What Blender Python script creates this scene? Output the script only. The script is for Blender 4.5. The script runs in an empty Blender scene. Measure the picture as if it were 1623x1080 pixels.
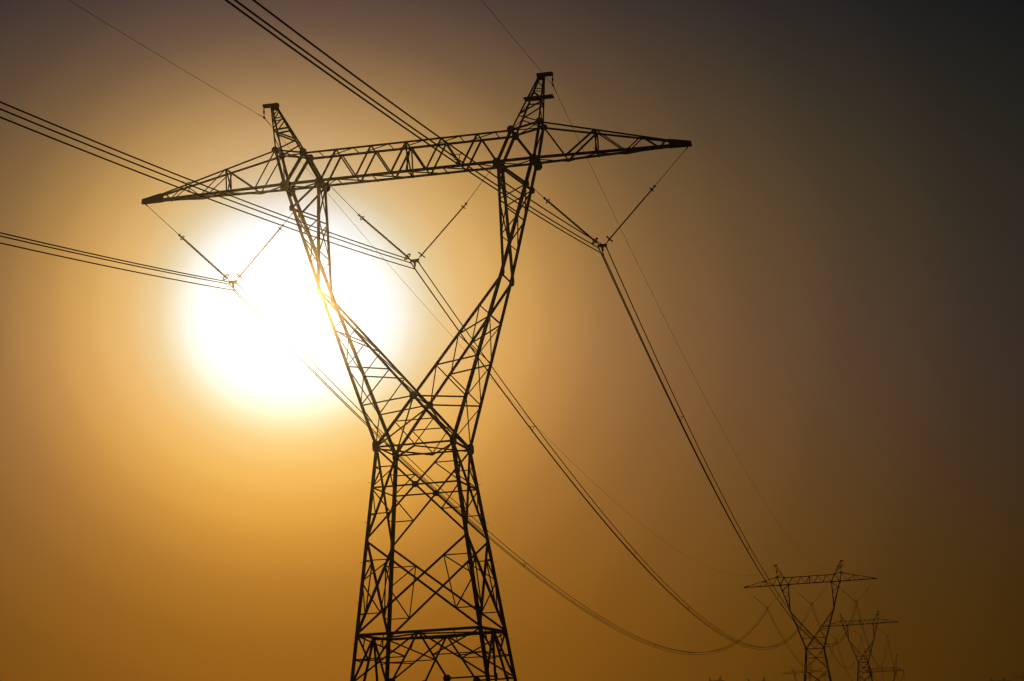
import bpy, math, random
from mathutils import Vector, Matrix

scene = bpy.context.scene
COL = scene.collection
R = math.radians

# ------------------------------------------------------------------ camera
CAM = Vector((0.0, 0.0, 1.6))
PITCH, ROLL = 0.182036, 0.057133
cd = bpy.data.cameras.new("camera")
cd.sensor_width = 36.0
cd.lens = 36.0 * 3433.43 / 1623.0
cd.clip_start = 0.1
cd.clip_end = 20000.0
cam = bpy.data.objects.new("camera", cd)
COL.objects.link(cam)
_f = Vector((0, math.cos(PITCH), math.sin(PITCH)))
_u0 = Vector((0, -math.sin(PITCH), math.cos(PITCH)))
_r0 = Vector((1, 0, 0))
_r = _r0 * math.cos(ROLL) - _u0 * math.sin(ROLL)
_u = _r0 * math.sin(ROLL) + _u0 * math.cos(ROLL)
M = Matrix((_r, _u, -_f)).transposed().to_4x4()
M.translation = CAM
cam.matrix_world = M
scene.camera = cam

# ------------------------------------------------------------------ sky and sun
SUN = Vector((-0.101817, 0.974888, 0.198059)).normalized()
SUN_EL = math.asin(SUN.z)
SUN_AZ = math.atan2(SUN.x, SUN.y)
SUN_STRENGTH = 0.98
SUN_COLOR = (1.0, 0.575, 0.16)
# aureole of the dusty evening sky: angle from the sun (in units of 1/3433 rad) -> linear RGB
AUREOLE = [
    (0, 1.389, 1.656, 2.233),
    (100, 1.15, 1.25, 1.3),
    (160, 0.86, 0.93, 0.94),
    (190, 0.79, 0.76, 0.65),
    (225, 0.7404, 0.5877, 0.3417),
    (270, 0.7568, 0.4768, 0.193),
    (330, 0.6826, 0.3855, 0.1167),
    (400, 0.5316, 0.2773, 0.07765),
    (480, 0.3578, 0.1797, 0.05519),
    (580, 0.232, 0.1169, 0.04113),
    (700, 0.1517, 0.07933, 0.0327),
    (850, 0.09101, 0.05275, 0.02638),
    (1030, 0.04807, 0.0318, 0.01988),
    (1250, 0.02272, 0.01797, 0.01442),
    (1700, 0.01047, 0.009653, 0.009366),
    (2600, 0.006331, 0.006214, 0.006407),
    (11000, 0.004595, 0.004234, 0.003846)]
ELEV_K = (-0.439, -0.199, -0.420)
ELEV_K2 = (-0.292, -0.340, -0.719)
ELEV_K3 = (-0.287, -0.259, 1.002)
world = bpy.data.worlds.new("World")
scene.world = world
world.use_nodes = True
wt = world.node_tree
wt.nodes.clear()


def wn(kind, **kw):
    n = wt.nodes.new(kind)
    for k, v in kw.items():
        setattr(n, k, v)
    return n


def wmath(op, a, b=None, c=None):
    n = wn("ShaderNodeMath", operation=op)
    for i, x in enumerate((a, b, c)):
        if x is None:
            continue
        if isinstance(x, (int, float)):
            n.inputs[i].default_value = x
        else:
            wt.links.new(x, n.inputs[i])
    return n.outputs[0]


def wdot(vec, const):
    n = wn("ShaderNodeVectorMath", operation="DOT_PRODUCT")
    wt.links.new(vec, n.inputs[0])
    n.inputs[1].default_value = const
    return n.outputs["Value"]


_dir = wn("ShaderNodeTexCoord").outputs["Generated"]
_rs = Vector((math.cos(SUN_AZ), -math.sin(SUN_AZ), 0))
_us = _rs.cross(SUN)
a_ = wdot(_dir, _rs)
b_ = wdot(_dir, _us)
c_ = wdot(_dir, SUN)
alpha = wmath("ARCTAN2", a_, c_)
beta = wmath("ARCSINE", b_)
kx = wmath("ADD", wmath("MULTIPLY", wmath("LESS_THAN", alpha, 0.0), 0.113), 1.0)
alpha = wmath("MULTIPLY", alpha, kx)
KY_UP, KY_DOWN = 1.090, 1.159
beta = wmath("MULTIPLY", beta, wmath("ADD", wmath("MULTIPLY", wmath("GREATER_THAN", beta, 0.0), KY_UP - KY_DOWN), KY_DOWN))
theta = wmath("SQRT", wmath("ADD", wmath("MULTIPLY", alpha, alpha), wmath("MULTIPLY", beta, beta)))
LOGS = math.log(12000.0 / 60.0)
tpos = wmath("DIVIDE", wmath("LOGARITHM", wmath("ADD", wmath("DIVIDE", wmath("MULTIPLY", theta, 3433.43), 60.0), 1.0), math.e), math.log(201.0))
ramp = wn("ShaderNodeValToRGB")
ramp.color_ramp.interpolation = "CARDINAL"
els = ramp.color_ramp.elements
while len(els) > 1:
    els.remove(els[-1])
for i, (px, r_, g_, bl_) in enumerate(AUREOLE):
    pos = math.log(px / 60.0 + 1.0) / math.log(201.0)
    e = els[0] if i == 0 else els.new(pos)
    e.position = pos
    e.color = tuple((math.log(v) + 6.0) / 8.0 for v in (r_, g_, bl_)) + (1.0,)
wt.links.new(tpos, ramp.inputs[0])
sep = wn("ShaderNodeSeparateColor")
wt.links.new(ramp.outputs[0], sep.inputs[0])
sxyz = wn("ShaderNodeSeparateXYZ")
wt.links.new(_dir, sxyz.inputs[0])
elev = wmath("ARCSINE", sxyz.outputs[2])
dd = wmath("DIVIDE", wmath("SUBTRACT", elev, SUN_EL), R(7.68))
dd = wmath("MINIMUM", wmath("MAXIMUM", dd, -1.6), 2.2)
g_far = wmath("MINIMUM", wmath("MULTIPLY", theta, 3433.43 / 700.0), 1.8)
comb = wn("ShaderNodeCombineColor")
for i in range(3):
    lg = wmath("SUBTRACT", wmath("MULTIPLY", sep.outputs[i], 8.0), 6.0)
    lg = wmath("ADD", lg, wmath("MULTIPLY", dd, wmath("ADD", wmath("ADD", wmath("MULTIPLY", dd, ELEV_K2[i]), wmath("MULTIPLY", wmath("ABSOLUTE", dd), ELEV_K3[i])), wmath("MULTIPLY", g_far, ELEV_K[i]))))
    wt.links.new(wmath("POWER", math.e, lg), comb.inputs[i])
bg_a = wn("ShaderNodeBackground")
wt.links.new(comb.outputs[0], bg_a.inputs[0])
bg_a.inputs[1].default_value = 1.0
sky = wn("ShaderNodeTexSky", sky_type="NISHITA", sun_disc=False)
sky.sun_elevation = SUN_EL
sky.sun_rotation = SUN_AZ
sky.dust_density = 8.0
bg_s = wn("ShaderNodeBackground")
wt.links.new(sky.outputs[0], bg_s.inputs[0])
bg_s.inputs[1].default_value = 0.00008
add = wn("ShaderNodeAddShader")
wt.links.new(bg_a.outputs[0], add.inputs[0])
wt.links.new(bg_s.outputs[0], add.inputs[1])
wo = wn("ShaderNodeOutputWorld")
wt.links.new(add.outputs[0], wo.inputs[0])
world.cycles.sampling_method = "MANUAL"
world.cycles.sample_map_resolution = 2048

sl = bpy.data.lights.new("sun", "SUN")
sl.energy = SUN_STRENGTH
sl.color = SUN_COLOR
sl.angle = R(0.53)
so = bpy.data.objects.new("sun", sl)
so.rotation_euler = SUN.to_track_quat("Z", "Y").to_euler()
so.location = (0, 0, 60)
COL.objects.link(so)

vs = scene.view_settings
vs.view_transform = "Standard"
vs.look = "None"
vs.gamma = 1.0
vs.exposure = 0.0
vs.use_curve_mapping = False
scene.cycles.use_denoising = True
scene.cycles.denoiser = 'OPENIMAGEDENOISE'
scene.cycles.denoising_input_passes = 'RGB_ALBEDO_NORMAL'
scene.cycles.denoising_prefilter = 'ACCURATE'
scene.cycles.max_bounces = 4
scene.cycles.volume_bounces = 0
scene.cycles.filter_width = 1.4

# ------------------------------------------------------------------ materials


def mat(name, c1, c2, scale, rough=0.6, metal=0.0, bump=0.0, detail=4.0, spec=0.5):
    m = bpy.data.materials.new(name)
    m.use_nodes = True
    t = m.node_tree
    b = t.nodes["Principled BSDF"]
    tc = t.nodes.new("ShaderNodeTexCoord")
    nz = t.nodes.new("ShaderNodeTexNoise")
    nz.inputs["Scale"].default_value = scale
    nz.inputs["Detail"].default_value = detail
    t.links.new(tc.outputs["Object"], nz.inputs["Vector"])
    cr = t.nodes.new("ShaderNodeValToRGB")
    cr.color_ramp.elements[0].position = 0.35
    cr.color_ramp.elements[0].color = (*c1, 1)
    cr.color_ramp.elements[1].position = 0.68
    cr.color_ramp.elements[1].color = (*c2, 1)
    t.links.new(nz.outputs["Fac"], cr.inputs["Fac"])
    t.links.new(cr.outputs["Color"], b.inputs["Base Color"])
    b.inputs["Roughness"].default_value = rough
    b.inputs["Metallic"].default_value = metal
    b.inputs["Specular IOR Level"].default_value = spec
    if bump:
        bp = t.nodes.new("ShaderNodeBump")
        bp.inputs["Strength"].default_value = bump
        bp.inputs["Distance"].default_value = 0.02
        t.links.new(nz.outputs["Fac"], bp.inputs["Height"])
        t.links.new(bp.outputs["Normal"], b.inputs["Normal"])
    return m


STEEL = mat("galvanised_steel", (.10, .097, .093), (.19, .186, .18), 2.5, .75, 0, .1, 4.0, .25)
CABLE = mat("weathered_aluminium", (.05, .049, .047), (.08, .078, .076), 6.0, .95, 0, 0, 4.0, .05)
POLYMER = mat("silicone_insulator", (.10, .075, .06), (.15, .11, .09), 8.0, .55)
CONCRETE = mat("concrete", (.24, .23, .21), (.36, .35, .32), 5.0, .9, 0, .3)
SOIL = mat("dry_soil", (.11, .085, .05), (.20, .16, .10), .05, .95, 0, .4, 8.0)

# ------------------------------------------------------------------ helpers


def V(*a):
    return Vector(a)


def lerp(a, b, t):
    return a + (b - a) * t


def link(name, verts, faces, m, parent=None, smooth=False):
    me = bpy.data.meshes.new(name)
    me.from_pydata([tuple(v) for v in verts], [], faces)
    me.materials.append(m)
    if smooth:
        me.polygons.foreach_set("use_smooth", [True] * len(me.polygons))
    me.update()
    o = bpy.data.objects.new(name, me)
    COL.objects.link(o)
    if parent is not None:
        o.parent = parent
    return o


def empty(name, loc, rz=0.0):
    o = bpy.data.objects.new(name, None)
    o.empty_display_size = 0.5
    o.location = loc
    o.rotation_euler = (0, 0, rz)
    COL.objects.link(o)
    return o


def tag(o, label=None, cat=None, group=None, kind=None):
    if label:
        o["label"] = label
    if cat:
        o["category"] = cat
    if group:
        o["group"] = group
    if kind:
        o["kind"] = kind
    return o


def perp(d, hint):
    h = hint - d * hint.dot(d)
    if h.length < 1e-4:
        h = V(0, 0, 1) - d * d.z
        if h.length < 1e-4:
            h = V(1, 0, 0) - d * d.x
    return h.normalized()


def angle_bar(p, q, w, out, off=0.0, corner=None):
    """steel angle section from p to q; out = outward normal of its face"""
    d = (q - p).normalized()
    t = max(0.006, w * 0.1)
    if corner is None:
        b = -perp(d, out)
        a = d.cross(b)
        base = -a * (w * 0.5) + b * off
    else:
        a = perp(d, corner[0])
        b = perp(d, corner[1])
        base = -(a + b) * (w * 0.08)
    prof = ((0, 0), (w, 0), (w, t), (t, t), (t, w), (0, w))
    vs_ = [p + base + a * x + b * y for x, y in prof] + [q + base + a * x + b * y for x, y in prof]
    fs = [(i, (i + 1) % 6, (i + 1) % 6 + 6, i + 6) for i in range(6)]
    fs += [(0, 3, 2, 1), (0, 5, 4, 3), (6, 7, 8, 9), (6, 9, 10, 11)]
    return vs_, fs


def box_pts(c, ex, ey, ez):
    vs_ = [c + ex * sx + ey * sy + ez * sz for sz in (-1, 1) for sy in (-1, 1) for sx in (-1, 1)]
    return vs_, [(0, 2, 3, 1), (4, 5, 7, 6), (0, 1, 5, 4), (2, 6, 7, 3), (0, 4, 6, 2), (1, 3, 7, 5)]


def plate(c, ax, az, w, h, n, th=0.014, cut=0.28):
    """gusset plate with clipped corners, w along ax, h along az, thickness along n"""
    k = cut * min(w, h)
    o2 = [(-w / 2 + k, -h / 2), (w / 2 - k, -h / 2), (w / 2, -h / 2 + k), (w / 2, h / 2 - k),
          (w / 2 - k, h / 2), (-w / 2 + k, h / 2), (-w / 2, h / 2 - k), (-w / 2, -h / 2 + k)]
    vs_ = [c + ax * x + az * y + n * s * th * .5 for s in (-1, 1) for x, y in o2]
    fs = [tuple(range(7, -1, -1)), tuple(range(8, 16))] + [(i, (i + 1) % 8, (i + 1) % 8 + 8, i + 8) for i in range(8)]
    return vs_, fs


def tube(pts, r, n=6, radii=None, cap=True):
    vs_, fs = [], []
    prev = None
    for i, p in enumerate(pts):
        d = (pts[min(i + 1, len(pts) - 1)] - pts[max(i - 1, 0)]).normalized()
        a = perp(d, V(0, 0, 1) if prev is None else prev)
        prev = a
        b = d.cross(a)
        rr = radii[i] if radii else r
        for k in range(n):
            an = 2 * math.pi * k / n
            vs_.append(p + a * (rr * math.cos(an)) + b * (rr * math.sin(an)))
    for i in range(len(pts) - 1):
        for k in range(n):
            k2 = (k + 1) % n
            fs.append((i * n + k, i * n + k2, (i + 1) * n + k2, (i + 1) * n + k))
    if cap:
        fs.append(tuple(range(n - 1, -1, -1)))
        fs.append(tuple(range((len(pts) - 1) * n, len(pts) * n)))
    return vs_, fs


def torus(c, axis, R0, r, n=20, m=6):
    axis = axis.normalized()
    a = perp(axis, V(0, 1, 0.3))
    b = axis.cross(a)
    vs_, fs = [], []
    for i in range(n):
        an = 2 * math.pi * i / n
        e = a * math.cos(an) + b * math.sin(an)
        for j in range(m):
            bn = 2 * math.pi * j / m
            vs_.append(c + e * (R0 + r * math.cos(bn)) + axis * (r * math.sin(bn)))
    for i in range(n):
        for j in range(m):
            fs.append((i * m + j, ((i + 1) % n) * m + j, ((i + 1) % n) * m + (j + 1) % m, i * m + (j + 1) % m))
    return vs_, fs


def merge(*parts):
    vs_, fs = [], []
    for v, f in parts:
        o = len(vs_)
        vs_ += v
        fs += [tuple(i + o for i in q) for q in f]
    return vs_, fs


# ------------------------------------------------------------------ ground
YAW = 0.1851
CY, SY = math.cos(YAW), math.sin(YAW)
AD = V(CY, -SY, 0)       # along the cross arms
LD = V(SY, CY, 0)        # along the line
GROUND_PTS = [(0, 0, 0), (-4.57, 104.21, 0), (60.13, 461.75, 1.23), (121.61, 802.0, 6.57), (177.7, 1110, 7.5),
              (185.6, 1503, 6.2), (163.7, 1600, 5.5), (125.4, 1500, 5.5), (424.1, 2000, 0.5), (431.1, 1900, .5),
              (-400, 300, -.3), (500, 500, .5), (-900, 2000, 6), (1500, 2000, 3), (0, 5000, 9), (-70, -300, 0)]


def ground_z(x, y):
    sw = sz = 0.0
    for px, py, pz in GROUND_PTS:
        d2 = (x - px) ** 2 + (y - py) ** 2
        w = 1.0 / (d2 + 900.0) ** 1.6
        sw += w
        sz += w * pz
    return sz / sw


def axis_steps(lo, hi):
    s, v = set(), 0.0
    step = 6.0
    while v < hi:
        s.add(round(v, 2))
        v += step
        step *= 1.13
    s.add(hi)
    v, step = 0.0, 6.0
    while v > lo:
        s.add(round(v, 2))
        v -= step
        step *= 1.13
    s.add(lo)
    return sorted(s)


rng = random.Random(4)
gx, gy = axis_steps(-3900.0, 4400.0), axis_steps(-700.0, 5900.0)
gv = [(x, y, ground_z(x, y) + rng.uniform(-.04, .04)) for y in gy for x in gx]
nx = len(gx)
gf = [(j * nx + i, j * nx + i + 1, (j + 1) * nx + i + 1, (j + 1) * nx + i) for j in range(len(gy) - 1) for i in range(nx - 1)]
tag(link("ground", [V(*v) for v in gv], gf, SOIL, smooth=True), kind="structure")

# ------------------------------------------------------------------ lattice tower
DIM = dict(w=1.93, k=.1216, zw=15.72, zm=11.24, zk=6.80, zl=4.55, zc=18.086, vc=1.70, ak=4.586, vk=1.231, zn=23.727,
           uin=4.507, uout=6.339, va=.60, zb=29.432, uti=5.29, zti=31.0, uto=6.741, zto=31.283,
           H=14.0, zp=33.62, upi=6.68, upo=7.03, s=1.0, second_bar=True)


def tower_spec(D):
    """list of (key, part name, parent key, section, verts, faces) in the tower's own axes:
    x along the cross arm, y along the line, z up"""
    out = []
    jit = random.Random(11)

    def add_(name, geo, parent=None, section="body"):
        key = len(out)
        out.append((key, name, parent, section, geo[0], geo[1]))
        return key

    def bar(name, p, q, w, n, section, off=None):
        w *= D["s"] * (1.2 if name == "secondary_brace" else 1.0)
        return add_(name, angle_bar(p, q, w, n, jit.uniform(.002, .02) if off is None else off), None, section)

    W = lambda z: D["w"] + D["k"] * (D["zw"] - z)
    zw, zm, zk, zl = D["zw"], D["zm"], D["zk"], D["zl"]
    # --- body legs
    legs = {}
    for sx in (-1, 1):
        for sy in (-1, 1):
            p, q = V(sx * W(-.1), sy * W(-.1), -.1), V(sx * W(zw), sy * W(zw), zw)
            geo = angle_bar(p, q, .175 * D["s"], None, corner=(V(-sx, 0, 0), V(0, -sy, 0)))
            legs[sx, sy] = add_("leg", geo)
            c = V(sx * W(0), sy * W(0), 0)
            vs_, fs = box_pts(c, V(.45, 0, 0), V(0, .45, 0), V(0, 0, .28))
            for i in range(4, 8):
                vs_[i] = c + (vs_[i] - c) * .62 + V(0, 0, .1)
            add_("footing", (vs_, fs), None, "footing")
    for (sx, sy) in ((-1, -1), (1, 1)):
        z = 2.6
        while z < zw - .3:
            p = V(sx * (W(z)), sy * W(z) - sy * .08, z)
            add_("step_bolt", tube([p + V(-sx * .02, 0, 0), p + V(sx * .19, 0, 0)], .009, 5), legs[sx, sy])
            z += 1.9
    for e, n in ((V(1, 0, 0), V(0, -1, 0)), (V(0, 1, 0), V(1, 0, 0)), (V(-1, 0, 0), V(0, 1, 0)), (V(0, -1, 0), V(-1, 0, 0))):
        def P(side, z):
            w = W(z)
            return e * (side * w) + n * w + V(0, 0, z)

        def P0(fr, z):
            w = W(z)
            return e * (fr * w) + n * w + V(0, 0, z)
        lk = {}
        for side in (-1, 1):
            c0 = P(side, zw)
            lk[side] = min(((Vector((sx, sy)) - Vector((c0.x, c0.y)) / W(zw)).length, k) for (sx, sy), k in legs.items())[1]
        # upper panel
        s = W(zw) / (W(zw) + W(zm))
        zx = zw + (zm - zw) * s
        X = P0(0, zx)
        d1 = bar("diagonal_brace", P(-1, zw), P(1, zm), .095, n, "body", .004)
        bar("diagonal_brace", P(1, zw), P(-1, zm), .095, n, "body", .022)
        add_("gusset_plate", plate(X - n * .002, e, V(0, 0, 1), .34, .30, n), d1)
        bar("horizontal_brace", P(-1, zx), P(1, zx), .075, n, "body", .04)
        for side in (-1, 1):
            for z0, z1, zz, q in ((zw, zx, zw, X), (zm, zx, zm, X)):
                m_ = P(side, (z0 + z1) / 2)
                dm = lerp(P(side, z0), q, .5)
                bar("secondary_brace", m_, dm, .042, n, "body", .05)
                bar("secondary_brace", dm, P(side, zx), .045, n, "body", .056)
        # second panel
        s = W(zm) / (W(zm) + W(zk))
        zx2 = zm + (zk - zm) * s
        X = P0(0, zx2)
        bar("diagonal_brace", P(-1, zm), P(1, zk), .108, n, "body", .004)
        bar("diagonal_brace", P(1, zm), P(-1, zk), .108, n, "body", .024)
        for side in (-1, 1):
            pu, pl = lerp(P(side, zm), X, .48), lerp(P(side, zk), X, .40)
            lm = P(side, zx2 + .05)
            bar("secondary_brace", pu, lm, .048, n, "body", .05)
            bar("secondary_brace", pl, lm, .048, n, "body", .052)
            bar("secondary_brace", pu, pl, .045, n, "body", .058)
            bar("secondary_brace", pu, P(side, pu.z), .042, n, "body", .062)
            bar("secondary_brace", pl, P(side, pl.z), .042, n, "body", .062)
        # belt and bottom panel
        Mid = P0(0, zk)
        bar("horizontal_brace", P(-1, zk), P(1, zk), .13, n, "body", .03)
        for side in (-1, 1):
            G = P0(side * .40, zl)
            L1 = P(side, zl)
            bar("diagonal_brace", Mid, L1, .085, n, "body", .045)
            st = bar("diagonal_brace", Mid, G, .10, n, "body", .052)
            bar("horizontal_brace", G, L1, .075, n, "body", .06)
            bar("diagonal_brace", G, P(side, .25), .10, n, "body", .03)
            add_("gusset_plate", plate(G - n * .03, e, V(0, 0, 1), .36, .34, n), st)
            sm, hm = lerp(Mid, G, .5), lerp(Mid, L1, .55)
            bar("secondary_brace", P(side, zk), sm, .06, n, "body", .066)
            bar("secondary_brace", P(side, sm.z), sm, .042, n, "body", .072)
            bar("secondary_brace", P(side, sm.z), hm, .045, n, "body", .078)
            bar("secondary_brace", lerp(P(side, zk), Mid, .45), lerp(P(side, zk), sm, .5), .042, n, "body", .082)
            bar("secondary_brace", P(side, zl), lerp(G, P(side, .25), .45), .05, n, "body", .07)
            bar("secondary_brace", P(side, 2.6), lerp(G, P(side, .25), .45), .045, n, "body", .075)
        # belt diaphragm
        n2 = V(0, 0, 1)
        e2 = n.cross(V(0, 0, 1))
        bar("secondary_brace", Mid + V(0, 0, -.06), V(0, 0, zk - .06) + V(n.y, -n.x, 0) * W(zk), .06, n2, "body")
        # waist belt
        bar("horizontal_brace", P(-1, zw), P(1, zw), .085, n, "body", .03)
        if abs(n.y) > .5:
            for side in (-1, 1):
                far = e * (side * W(zw)) - n * W(zw) + V(0, 0, zw - .05)
                bar("secondary_brace", P0(0, zw - .05), far, .06, n2, "body")
                pl_ = plate(P(side, zw + .02) + n * .012 - e * side * .03, e, V(0, 0, 1), .34, .56, n)
                add_("gusset_plate", pl_, lk[side])
    # --- fork
    for sy in (-1, 1):
        n = V(0, sy, 0)
        C = V(0, sy * D["vc"], D["zc"])
        wm = V(0, sy * W(zw), zw)
        pm = {}
        for sx in (-1, 1):
            A = V(sx * W(zw), sy * W(zw), zw)
            K = V(sx * D["ak"], sy * D["vk"], D["zn"])
            I = V(sx * D["uin"], sy * D["va"], D["zb"])
            O = V(sx * D["uout"], sy * D["va"], D["zb"])
            ko = add_("fork_leg", angle_bar(A, K, .155 * D["s"], None, corner=(V(-sx, 0, 0), V(0, -sy, 0))), None, "fork")
            ki = bar("fork_leg", C, K, .115, n, "fork", .01)
            kc = bar("fork_leg", A, C, .125, n, "fork", .022)
            add_("fork_leg", angle_bar(K, O, .155 * D["s"], None, corner=(V(-sx, 0, 0), V(0, -sy, 0))), None, "fork")
            add_("fork_leg", angle_bar(K, I, .135 * D["s"], None, corner=(V(sx, 0, 0), V(0, -sy, 0))), None, "fork")
            if sx == 1:
                add_("gusset_plate", plate(C + n * .012, V(1, 0, 0), V(0, 0, 1), .36, .38, n), kc, "fork")
            add_("gusset_plate", plate(K + n * .012, V(1, 0, 0), V(0, 0, 1), .2, .34, n), ko, "fork")
            Of = [lerp(A, K, t) for t in (.26, .51, .75)]
            If = [lerp(C, K, t) for t in (.25, .5, .74)]
            for p, q, w in ((C, Of[0], .07), (If[0], Of[0], .06), (If[0], Of[1], .065), (If[1], Of[1], .05),
                            (If[1], Of[2], .06), (If[2], Of[2], .06)):
                bar("fork_brace", p, q, w, n, "fork", .04 + .1 * jit.random() * .2)
            pm[sx] = lerp(A, C, .5)
            bar("secondary_brace", pm[sx], wm, .042, n, "fork", .05)
            Oa, Ob, Oc = [lerp(O, K, t) for t in (.22, .48, .74)]
            Ia, Ib = [lerp(I, K, t) for t in (.335, .66)]
            for p, q, w in ((I, Oa, .115), (Oa, Ia, .065), (Ia, Ob, .065), (Ob, Ib, .06), (Ib, Oc, .05)):
                bar("fork_brace", p, q, w, n, "fork")
            add_("gusset_plate", plate(Oa + n * .012, V(1, 0, 0), V(0, 0, 1), .24, .34, n), ko, "fork")
            # links across to the other face
            mir = lambda p: V(p.x, -p.y, p.z)
            no = V(sx, 0, -.2)
            ni = V(-sx, 0, .3)
            prev = A
            for q in Of:
                bar("secondary_brace", prev, mir(q), .045, no, "fork")
                prev = q
            if sy == -1:
                bar("secondary_brace", Of[2], mir(Of[2]), .045, no, "fork")
                bar("fork_brace", Oa, mir(Oa), .08, no, "fork")
                bar("fork_brace", K, mir(K), .06, no, "fork")
                bar("secondary_brace", If[2], mir(If[1]), .04, ni, "fork")
                bar("secondary_brace", If[1], mir(If[0]), .04, ni, "fork")
                bar("secondary_brace", If[0], mir(C), .04, ni, "fork")
            bar("secondary_brace", Oa, mir(Ob), .042, no, "fork")
            bar("secondary_brace", Ob, mir(Oc), .042, no, "fork")
            bar("secondary_brace", I, mir(Ia), .045, ni, "fork")
            bar("secondary_brace", Ia, mir(Ib), .042, ni, "fork")
            bar("secondary_brace", A, mir(C), .065, V(sx, 0, 1), "fork")
        bar("secondary_brace", pm[-1], pm[1], .042, n, "fork", .06)
    bar("fork_brace", V(0, -D["vc"], D["zc"]), V(0, D["vc"], D["zc"]), .07, V(0, 0, 1), "fork")
    # --- cross arm
    va, zb = D["va"], D["zb"]
    H = D["H"]
    npan = 5
    step = 2 * D["uin"] / npan
    vB = lambda u: va * max(0.0, (H - abs(u))) / (H - D["uout"]) + .05 if abs(u) > D["uout"] else va
    Bn = lambda u, sy: V(u, sy * vB(u), zb)

    def Tn(u, sy):
        a = abs(u)
        if a <= D["uti"]:
            return V(u, sy * va, D["zti"])
        t = (a - D["uto"]) / (H - D["uto"])
        return V(u, sy * (va * (1 - t) + .05 * t), D["zto"] + (zb + .10 - D["zto"]) * t)
    up = V(0, 0, 1)
    for sy in (-1, 1):
        n = V(0, sy, 0)
        cb = add_("arm_chord", angle_bar(V(-D["uout"], sy * va, zb), V(D["uout"], sy * va, zb), .125 * D["s"], None, corner=(V(0, -sy, 0), V(0, 0, 1))), None, "cross_arm")
        ct = add_("arm_chord", angle_bar(V(-D["uti"], sy * va, D["zti"]), V(D["uti"], sy * va, D["zti"]), .10 * D["s"], None, corner=(V(0, -sy, 0), V(0, 0, -1))), None, "cross_arm")
        bn = [-D["uin"] + step * k for k in range(npan + 1)]
        tn = [-D["uin"] + step * (k + .5) for k in range(npan)]
        for k in range(npan):
            bar("arm_brace", Bn(bn[k], sy), Tn(tn[k], sy), .085 if k % 2 == 0 else .075, n, "cross_arm")
            bar("arm_brace", Tn(tn[k], sy), Bn(bn[k + 1], sy), .075, n, "cross_arm")
        bar("arm_brace", Tn(0, sy), Bn(0, sy), .075, n, "cross_arm", .03)
        for sx in (-1, 1):
            Ti, To = V(sx * D["uti"], sy * va, D["zti"]), V(sx * D["uto"], sy * va, D["zto"])
            I, O = V(sx * D["uin"], sy * va, zb), V(sx * D["uout"], sy * va, zb)
            tip_b, tip_t = V(sx * H, sy * .05, zb), V(sx * H, sy * .05, zb + .1)
            bar("arm_brace", O, Ti, .13, n, "cross_arm")
            bar("arm_brace", I, Ti, .13, n, "cross_arm")
            bar("arm_brace", O, To, .125, n, "cross_arm")
            bar("arm_chord", Ti, To, .09, n, "cross_arm")
            add_("arm_chord", angle_bar(To, tip_t, .085 * D["s"], None, corner=(V(0, -sy, 0), V(0, 0, -1))), None, "cross_arm")
            cc = add_("arm_chord", angle_bar(O, tip_b, .125 * D["s"], None, corner=(V(0, -sy, 0), V(0, 0, 1))), None, "cross_arm")
            f_ = lambda u: sx * (D["uout"] + (u - 6.339) * (H - D["uout"]) / 7.661)
            us = [f_(v) for v in (7.9, 9.42, 10.85, 11.66, 12.5, 12.78)]
            web = ((To, Bn(us[0], sy), .07), (Bn(us[0], sy), Tn(us[1], sy), .085), (Tn(us[1], sy), Bn(us[1], sy), .075),
                   (Tn(us[1], sy), Bn(us[2], sy), .055), (Bn(us[2], sy), Tn(us[3], sy), .05),
                   (Tn(us[3], sy), Bn(us[4], sy), .05), (Bn(us[4], sy), Tn(us[5], sy), .045))
            for p, q, w in web:
                bar("arm_brace", p, q, w, n, "cross_arm")
            # flat tip plates
            u0 = f_(12.95)
            b0, t0 = Bn(u0, sy), Tn(u0, sy)
            o_ = n * .02
            quad = [b0 + V(0, 0, -.03), V(sx * (H + .06), sy * .05, zb - .06), V(sx * (H + .02), sy * .05, zb + .19), t0 + V(0, 0, .03)]
            vs_ = [p + o_ for p in quad] + [p + o_ + n * .014 for p in quad]
            add_("tip_plate", (vs_, [(0, 1, 2, 3), (7, 6, 5, 4), (0, 4, 5, 1), (1, 5, 6, 2), (2, 6, 7, 3), (3, 7, 4, 0)]), cc, "cross_arm")
            # gussets
            for c, w, h in ((Ti, .36, .42), (To, .36, .32)):
                add_("gusset_plate", plate(c + n * .016, V(1, 0, 0), up, w, h, n), ct, "cross_arm")
            for c, w, h in ((I + V(0, 0, -.02), .42, .5), (O + V(0, 0, -.04), .42, .54)):
                add_("gusset_plate", plate(c + n * .016, V(1, 0, 0), up, w, h, n), cb, "cross_arm")
            # plan bracing of the cantilever, one set per face pair
            if sy == -1:
                Z = lambda p: V(p.x, -p.y, p.z)
                ring = [O] + [Bn(us[i], -1) for i in (0, 1, 2, 4)]
                for i in range(4):
                    a_p, b_p = (ring[i], Z(ring[i + 1])) if i % 2 == 0 else (Z(ring[i]), ring[i + 1])
                    bar("secondary_brace", a_p, b_p, .048, up, "cross_arm")
                    bar("secondary_brace", ring[i + 1], Z(ring[i + 1]), .045, up, "cross_arm")
                for i in (1, 3):
                    t_ = Tn(us[i], -1)
                    bar("secondary_brace", t_, Z(t_), .05, up, "cross_arm")
                bar("secondary_brace", Tn(us[1], -1), Z(Bn(us[1], -1)), .045, V(sx, 0, 0), "cross_arm")
                bar("secondary_brace", Z(Tn(us[1], -1)), Bn(us[1], -1), .045, V(sx, 0, 0), "cross_arm", .03)
                # box over the fork
                bar("secondary_brace", Ti, Z(To), .045, up, "cross_arm")
                bar("secondary_brace", Z(Ti), To, .045, up, "cross_arm", .03)
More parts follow.
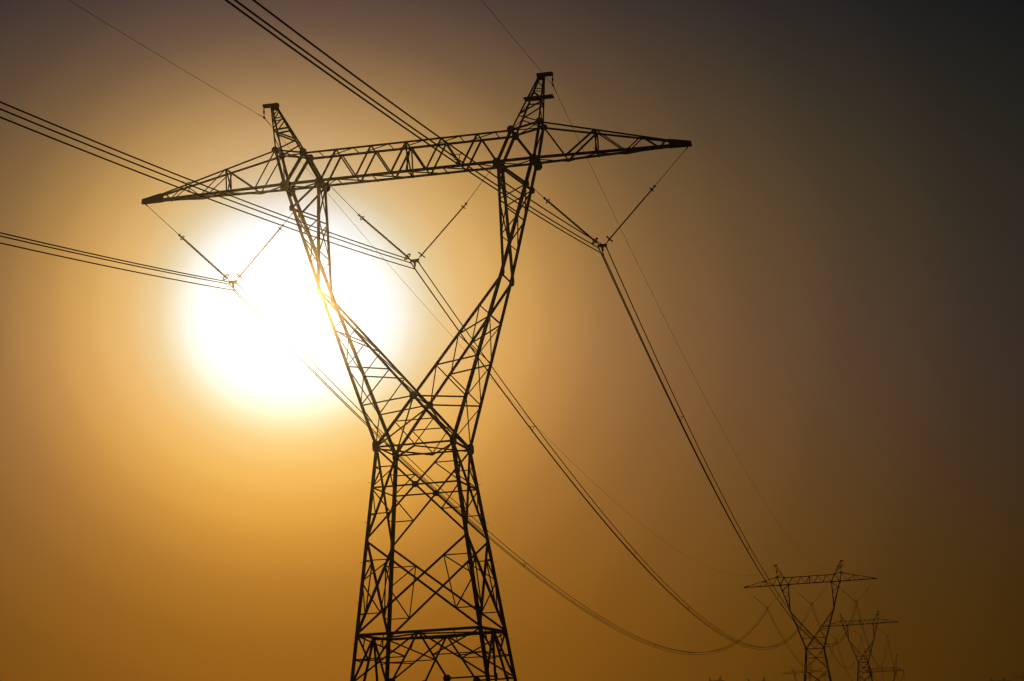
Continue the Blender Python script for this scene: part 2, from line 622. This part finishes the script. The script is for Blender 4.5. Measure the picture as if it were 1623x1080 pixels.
                bar("arm_brace", Ti, Z(Ti), .07, up, "cross_arm")
                bar("arm_brace", To, Z(To), .07, up, "cross_arm")
                bar("arm_brace", I, Z(I), .08, up, "cross_arm")
                bar("arm_brace", O, Z(O), .08, up, "cross_arm")
                bar("secondary_brace", I, Z(O), .05, up, "cross_arm")
                bar("secondary_brace", Z(I), O, .05, up, "cross_arm", .03)
                bar("secondary_brace", O, Z(To), .05, V(sx, 0, 0), "cross_arm")
    # plan bracing of the centre truss
    for k in range(npan + 1):
        u = bn[k]
        bar("secondary_brace", Tn(u, -1), Tn(u, 1), .05, up, "cross_arm", .03)
        if k < npan:
            bar("secondary_brace", Tn(u, 1), Tn(bn[k + 1], -1), .042, up, "cross_arm", .04)
            bar("secondary_brace", Bn(tn[k], -1), Bn(tn[k], 1), .06, up, "cross_arm", -.02)
        if k < npan - 1:
            bar("secondary_brace", Bn(tn[k], -1), Bn(tn[k + 1], 1), .055, up, "cross_arm", -.03)
    bar("secondary_brace", Bn(-D["uin"], 1), Bn(tn[0], -1), .05, up, "cross_arm", -.03)
    bar("secondary_brace", Bn(tn[-1], -1), Bn(D["uin"], 1), .05, up, "cross_arm", -.03)
    bar("secondary_brace", Tn(0, -1), Bn(0, 1), .055, V(1, 0, 0), "cross_arm", .03)
    bar("secondary_brace", Tn(0, 1), Bn(0, -1), .055, V(1, 0, 0), "cross_arm", .05)
    # --- earth wire peaks
    for sx in (-1, 1):
        po, pi_ = {}, {}
        for sy in (-1, 1):
            n = V(0, sy, 0)
            o0, o1 = V(sx * D["uto"], sy * va, D["zto"]), V(sx * D["upo"], sy * .13, D["zp"])
            i0, i1 = V(sx * D["uti"], sy * va, D["zti"]), V(sx * D["upi"], sy * .13, D["zp"])
            add_("peak_leg", angle_bar(o0, o1, .075 * D["s"], None, corner=(V(-sx, 0, 0), V(0, -sy, 0))), None, "peak")
            add_("peak_leg", angle_bar(i0, i1, .085 * D["s"], None, corner=(V(sx, 0, 0), V(0, -sy, 0))), None, "peak")
            po[sy] = lambda t, a=o0, b=o1: lerp(a, b, t)
            pi_[sy] = lambda t, a=i0, b=i1: lerp(a, b, t)
            for p, q, w in ((po[sy](.48), pi_[sy](.56), .075), (po[sy](.74), pi_[sy](.80), .045), (po[sy](.46), pi_[sy](.30), .075),
                            (po[sy](0), pi_[sy](.28), .06), (po[sy](.52), pi_[sy](.78), .05), (po[sy](.78), pi_[sy](.97), .045)):
                bar("peak_brace", p, q, w, n, "peak")
        for a_, b_ in ((.0, .3), (.3, .56), (.56, .8)):
            bar("secondary_brace", pi_[-1](a_), pi_[1](b_), .038, V(-sx, 0, .5), "peak")
            bar("secondary_brace", po[1](a_ + .02), po[-1](b_), .038, V(sx, 0, 0), "peak")
        z0 = D["zp"]
        uc, hw = sx * (D["upi"] + D["upo"] + .40) / 2, (D["upo"] - D["upi"] + .45) / 2
        cap = add_("peak_cap", merge(box_pts(V(uc, -.13, z0 + .165), V(hw, 0, 0), V(0, .012, 0), V(0, 0, .065)),
                                     box_pts(V(uc, .13, z0 + .165), V(hw, 0, 0), V(0, .012, 0), V(0, 0, .065)),
                                     box_pts(V(uc, 0, z0 + .238), V(hw, 0, 0), V(0, .15, 0), V(0, 0, .006)),
                                     box_pts(V(sx * (D["upo"] + D["upi"]) / 2, 0, z0 + .015), V(.19, 0, 0), V(0, .118, 0), V(0, 0, .085))), None, "peak")
        hx = sx * (D["upo"] + .40)
        add_("wire_hanger", merge(tube([V(hx, 0, z0 + .16), V(hx, 0, z0 - .38)], .022, 6),
                                  tube([V(hx, 0, z0 - .05), V(hx, 0, z0 - .2)], .045, 6),
                                  box_pts(V(hx, 0, z0 - .42), V(.03, 0, 0), V(0, .12, 0), V(0, 0, .045))), cap, "peak")
        if sx == 1 and D["second_bar"]:
            zz = D["zp"] - .98
            add_("peak_bar", merge(box_pts(V(6.68, -.17, zz), V(.74, 0, 0), V(0, .01, 0), V(0, 0, .06)),
                                   box_pts(V(6.68, .17, zz), V(.74, 0, 0), V(0, .01, 0), V(0, 0, .06)),
                                   box_pts(V(6.7, 0, zz), V(.70, 0, 0), V(0, .16, 0), V(0, 0, .045))), None, "peak")
    return out


def build_tower(spec, loc, rz, label, group, name="transmission_tower"):
    root = tag(empty(name, loc, rz), label, "pylon", group)
    made = {}
    for key, nm, par, sec, vs_, fs in spec:
        made[key] = link(nm, vs_, fs, CONCRETE if nm == "footing" else STEEL, root if par is None else made[par])
    return root


def copy_tree(o, parent=None):
    c = o.copy()
    COL.objects.link(c)
    c.parent = parent
    for ch in list(o.children):
        copy_tree(ch, c)
    return c


SECTION_NAME = {"body": "tower_body", "fork": "fork_frame", "cross_arm": "cross_arm", "peak": "peak_frame", "footing": "footing"}


def joined_tower(spec, loc, rz, label, group, name="transmission_tower"):
    """far tower: its few sections only"""
    root = tag(empty(name, loc, rz), label, "pylon", group)
    secs = {}
    for key, nm, par, sec, vs_, fs in spec:
        if sec == "peak":
            sec = "peak", vs_[0].x > 0
        secs.setdefault(sec, []).append((vs_, fs))
    for sec, parts in secs.items():
        nm = SECTION_NAME[sec if isinstance(sec, str) else sec[0]]
        link(nm, *merge(*parts), CONCRETE if nm == "footing" else STEEL, root)
    return root


LINE_GROUP = "forked pylons of the near line"
T = [V(-4.566, 104.212, 0), V(60.129, 461.747, 1.23), V(121.606, 802.0, 6.569)]
spec = tower_spec(DIM)
t1 = build_tower(spec, T[0], -YAW, "largest steel lattice pylon with forked legs standing in front of the sun", LINE_GROUP)
t2 = copy_tree(t1)
t2.location = T[1]
t2["label"] = "second largest dark lattice pylon, lower right, with wires running to it"
t3 = joined_tower(tower_spec(dict(DIM, s=1.45)), T[2], -YAW, "smaller lattice pylon just behind the second one, half hidden by its leg", LINE_GROUP)
far_spec_meshes = [c for c in t3.children]


def far_tower(x, y, yaw, label, group, ztop, sz=1.0):
    z = ground_z(x, y)
    r_ = tag(empty("transmission_tower", V(x, y, z), -yaw), label, "pylon", group)
    k = (ztop - z) / (DIM["zp"] + .24)
    r_.scale = (sz, sz, k)
    for ch in far_spec_meshes:
        c = ch.copy()
        COL.objects.link(c)
        c.parent = r_
    return r_


FG = "faint pylons of a farther line"
far_tower(185.6, 1503, YAW, "faint hazy pylon showing between the legs of the second pylon", FG, 39.9)
far_tower(163.7, 1600, .61, "pylon whose two peaks barely show above the frame edge left of the faint one", FG, 36.2)
far_tower(125.4, 1500, 1.08, "narrow pylon top at the bottom edge, leftmost of the distant ones", FG, 36.4)
far_tower(424.1, 2000, .68, "distant pylon with two thin peak tips near the bottom right corner", FG, 32.6)
far_tower(431.1, 1900, YAW, "distant pylon cut off by the bottom right corner of the picture", FG, 34.4)

# dead-end tower after the third one
DE = dict(DIM, w=2.3, k=.16, zw=7.6, zm=5.2, zk=3.2, zl=2.0, zc=9.2, vc=2.0, ak=5.5, vk=1.6, zn=13.2, uin=5.4, uout=6.95, va=.9,
          zb=17.5, uti=5.7, zti=19.35, uto=7.2, zto=19.4, H=10.55, zp=25.6, upi=7.6, upo=7.85, s=1.6, second_bar=False)
T4 = V(177.7, 1110.0, 7.5)
joined_tower(tower_spec(DE), T4, -YAW, "squat dead-end pylon with a flat beam, right of the third pylon", LINE_GROUP)

# ------------------------------------------------------------------ insulators


def insulator_string(a, b, r_shed, thin):
    """polymer long rod with sheds from a to b"""
    d = (b - a)
    n = int(d.length / .11)
    pts, rad = [], []
    for i in range(n):
        for f_, rr in ((0.0, r_shed * .6), (.3, r_shed), (.5, r_shed), (.55, r_shed * .6)):
            pts.append(a + d * ((i + f_) / n))
            rad.append(rr)
    pts.append(b)
    rad.append(r_shed * .6)
    return tube(pts, r_shed, 8, rad)


def v_string(att_l, ring_l, bot_l, att_r, ring_r, bot_r, yoke):
    """local (u, z) positions in the plane of the cross arm; the thing's base is the yoke"""
    root = empty("v_string_insulator", (0, 0, 0))
    P = lambda uz: V(uz[0] - yoke[0], 0, uz[1] - yoke[1])
    for att, rg, bt, shed in ((att_l, ring_l, bot_l, .062), (att_r, ring_r, bot_r, .046)):
        A, B, C = P(att), P(rg), P(bt)
        d = (C - A).normalized()
        link("link_rod", *merge(tube([A, B], .014, 6), tube([A - d * .04, A + d * .16], .03, 6)), STEEL, root)
        s_ = link("insulator_string", *insulator_string(B, C, shed, 0), POLYMER, root, True)
        link("arcing_ring", *merge(torus(B + d * .10, d, .125, .02, 14, 5), tube([B - d * .16, B - d * .06], .06, 6),
                                   tube([B - d * .02, B + d * .14], .034, 6)), STEEL, s_)
        link("corona_ring", *merge(torus(C - d * .06, d, .19, .03, 20, 6),
                                   tube([C - d * .06 + perp(d, V(0, 1, 0)) * .175, C - d * .06 - perp(d, V(0, 1, 0)) * .175], .012, 5),
                                   tube([C - d * .12, C + d * .06], .036, 6)), STEEL, s_)
        # link to the yoke
        Y = V(-.17 if att is att_l else .17, 0, .14)
        link("clevis", *tube([C + d * .02, Y], .022, 6), STEEL, root)
    yk = [(-.22, .17), (.22, .17), (.24, .08), (.06, .0), (.045, -.2), (-.045, -.2), (-.06, .0), (-.24, .08)]
    vs_ = [V(x, s * .012, z) for s in (-1, 1) for x, z in yk]
    link("yoke_plate", vs_, [tuple(range(7, -1, -1)), tuple(range(8, 16))] + [(i, (i + 1) % 8, (i + 1) % 8 + 8, i + 8) for i in range(8)], STEEL, root)
    for x, z, top in ((-.19, 0.0, .1), (.19, 0.0, .1), (0, -.33, -.18)):
        link("suspension_clamp", *merge(tube([V(x, 0, top), V(x, 0, z)], .02, 6),
                                        tube([V(x, -.16, z - .015), V(x, -.07, z), V(x, .07, z), V(x, .16, z - .015)], .04, 6)), STEEL, root)
    return root


OUT_V = dict(att_l=(6.08, 28.15), ring_l=(6.75, 27.44), bot_l=(9.05, 25.1), att_r=(13.86, 29.36), ring_r=(12.02, 27.48), bot_r=(9.69, 25.13))
YOKE_OUT, YOKE_MID = (9.36, 24.79), (0.0, 24.96)
mirror = lambda d: dict(att_l=(-d["att_r"][0], d["att_r"][1]), ring_l=(-d["ring_r"][0], d["ring_r"][1]), bot_l=(-d["bot_r"][0], d["bot_r"][1]),
                        att_r=(-d["att_l"][0], d["att_l"][1]), ring_r=(-d["ring_l"][0], d["ring_l"][1]), bot_r=(-d["bot_l"][0], d["bot_l"][1]))
protos = {1: (v_string(yoke=YOKE_OUT, **OUT_V), YOKE_OUT),
          -1: (v_string(yoke=(-9.36, 24.79), **mirror(OUT_V)), (-9.36, 24.79)),
          0: (v_string(att_l=(-4.25, 29.44), ring_l=(-2.63, 27.55), bot_l=(-.31, 25.24), att_r=(4.25, 29.44), ring_r=(2.66, 27.58), bot_r=(.33, 25.27), yoke=YOKE_MID), YOKE_MID)}
TW = ["the largest pylon", "the second largest pylon", "the third pylon"]
SIDE = {-1: "left arm", 0: "middle window", 1: "right arm"}


def tpos_(i, u, z, v=0.0):
    return T[i] + AD * u + LD * v + V(0, 0, z)


for i in range(3):
    for k in (-1, 0, 1):
        pr, yk = protos[k]
        o = pr if i == 0 else copy_tree(pr)
        o.location = tpos_(i, yk[0], yk[1])
        o.rotation_euler = (0, 0, -YAW)
        tag(o, f"V-shaped pair of insulators hanging in the {SIDE[k]} of {TW[i]}", "insulator", "V insulators")

# ------------------------------------------------------------------ conductors


def spacer_geo():
    """ring spacer with three clamp arms, plane across the line (x across, z up)"""
    parts = [torus(V(0, 0, -.11), V(0, 1, 0), .10, .014, 14, 5)]
    for x, z in ((-.19, 0), (.19, 0), (0, -.33)):
        d = (V(x, 0, z) - V(0, 0, -.11)).normalized()
        parts.append(tube([V(0, 0, -.11) + d * .09, V(x, 0, z)], .018, 5))
        parts.append(tube([V(x, -.055, z), V(x, .055, z)], .038, 6))
    return merge(*parts)


SP_V, SP_F = spacer_geo()
SP_MESH = bpy.data.meshes.new("spacer")
SP_MESH.from_pydata([tuple(v) for v in SP_V], [], SP_F)
SP_MESH.materials.append(STEEL)
OFFS = ((-.19, 0.0), (.19, 0.0), (0.0, -.33))
GW_U, GW_Z = 7.43, 33.20


def sag_pt(a, b, sag, t):
    p = lerp(a, b, t)
    p.z -= 4 * sag * t * (1 - t)
    return p


def cable(pts, origin, r, name, parent=None, n=6):
    return link(name, *tube([p - origin for p in pts], r, n), CABLE, parent, True)


def bundle(a, b, sag, spacers, label, r=.027, segs=70, twist=0.0):
    root = tag(empty("conductor_bundle", a, 0), label, "power line", "three-wire conductor bundles")
    for x, z in OFFS:
        o_ = AD * x + V(0, 0, z)
        cable([sag_pt(a, b, sag, j / segs) + o_ for j in range(segs + 1)], a, r, "conductor", root)
    L = (b - a).length
    for s in spacers:
        p = sag_pt(a, b, sag, s / L)
        q = sag_pt(a, b, sag, s / L + .002)
        d = (q - p).normalized()
        o = bpy.data.objects.new("spacer", SP_MESH)
        COL.objects.link(o)
        o.parent = root
        o.location = p - a
        xx = AD
        zz = xx.cross(d).normalized()
        zz = zz if zz.z > 0 else -zz
        o.rotation_euler = Matrix((xx, zz.cross(xx), zz)).transposed().to_euler()
    return root


SIDE3 = {-1: "left", 0: "middle", 1: "right"}
YK = {-1: (-9.36, 24.79), 0: (0.0, 24.96), 1: (9.36, 24.79)}
T0 = T[0] - LD * 380.0
SPC = [31, 77, 116, 163, 202, 246, 282, 325]
for k in (-1, 0, 1):
    u, z = YK[k]
    a = tpos_(0, u, z)
    b = T0 + AD * u + V(0, 0, z)
    bundle(a, b, {-1: 13.2, 0: 12.75, 1: 12.3}[k], [33.3, 80, 122, 165, 210, 252, 296, 340],
           f"three thick wires running from the largest pylon up and out of the frame, {SIDE3[k]} bundle", segs=110)
    bundle(a, tpos_(1, u, z), 13.45, SPC, f"three wires sagging from the largest to the second pylon, {SIDE3[k]} bundle", segs=90)
    bundle(tpos_(1, u, z), tpos_(2, u, z), 12.3, [30, 75, 113, 158, 198, 240, 276, 318],
           f"faint wires sagging between the second and third pylons, {SIDE3[k]} bundle", segs=60)
    e_ = T4 + AD * (k * 10.4) + V(0, 0, 17.3) - LD * .8
    bundle(tpos_(2, u, z), e_, 9.5, [32, 78, 118, 160, 205, 248, 285], f"faint wires from the third pylon to the flat-beam pylon, {SIDE3[k]} bundle", segs=60)
for sx in (-1, 1):
    a = tpos_(0, sx * GW_U, GW_Z)
    nm = "left" if sx < 0 else "right"
    for (b, sag, lab, seg) in ((T0 + AD * (sx * GW_U) + V(0, 0, GW_Z), 9.0 if sx < 0 else 8.0, f"thin earth wire from the {nm} peak of the largest pylon out of the top edge", 90),
                               (tpos_(1, sx * GW_U, GW_Z), 9.3, f"thin earth wire from the {nm} peak of the largest pylon to the second", 90)):
        root = tag(cable([sag_pt(a, b, sag, j / seg) - a for j in range(seg + 1)], V(0, 0, 0), .0095, "earth_wire"), lab, "power line", "earth wires")
        root.location = a
        pts = [sag_pt(a, b, sag, j * .13 / (b - a).length) for j in range(9)]
        link("armour_rod", *tube([p - a for p in pts], .017, 6), CABLE, root, True)
    for (p, q, sag, lab) in ((tpos_(1, sx * GW_U, GW_Z), tpos_(2, sx * GW_U, GW_Z), 8.6, f"faint earth wire between the {nm} peaks of the second and third pylons"),
                             (tpos_(2, sx * GW_U, GW_Z), T4 + AD * (sx * 8.2) + V(0, 0, 25.3), 6.0, f"faint earth wire from the {nm} peak of the third pylon to the flat-beam pylon")):
        root = tag(cable([sag_pt(p, q, sag, j / 60) - p for j in range(61)], V(0, 0, 0), .0095, "earth_wire"), lab, "power line", "earth wires")
        root.location = p

# jumper strings under the dead-end tower's beam
for k, where in ((-1, "left end"), (0, "middle"), (1, "right end")):
    top = T4 + AD * (k * 10.4) + V(0, 0, 17.45)
    root = tag(empty("hanging_insulator", top), f"insulator string hanging from the {where} of the flat-beam pylon", "insulator", "hanging insulator strings")
    link("insulator_string", *insulator_string(V(0, 0, 0), V(0, 0, -4.2), .13, 0), POLYMER, root, True)
    link("jumper_clamp", *merge(tube([V(0, 0, -4.2), V(0, 0, -4.6)], .05, 6), torus(V(0, 0, -4.2), V(0, 0, 1), .25, .03, 14, 5)), STEEL, root)
    pts = [LD * (v * 1.9) + V(0, 0, -4.7 + 2.6 * v * v) for v in [x / 8 - 1 for x in range(17)]]
    link("jumper", *tube(pts, .04, 6), CABLE, root, True)

# ------------------------------------------------------------------ dusty air
HAZE_DENSITY = 0.00013
hv, hf = box_pts(V(300, 2550, 19.5), V(4300, 0, 0), V(0, 3400, 0), V(0, 0, 22.5))
haze = link("haze", hv, hf, STEEL)
tag(haze, kind="stuff")
hm = bpy.data.materials.new("dusty_air")
hm.use_nodes = True
ht = hm.node_tree
ht.nodes.clear()
pv = ht.nodes.new("ShaderNodeVolumePrincipled")
pv.inputs["Color"].default_value = (.70, .68, .64, 1)
pv.inputs["Density"].default_value = HAZE_DENSITY
pv.inputs["Anisotropy"].default_value = 0.988
mo = ht.nodes.new("ShaderNodeOutputMaterial")
ht.links.new(pv.outputs[0], mo.inputs["Volume"])
haze.data.materials.clear()
haze.data.materials.append(hm)
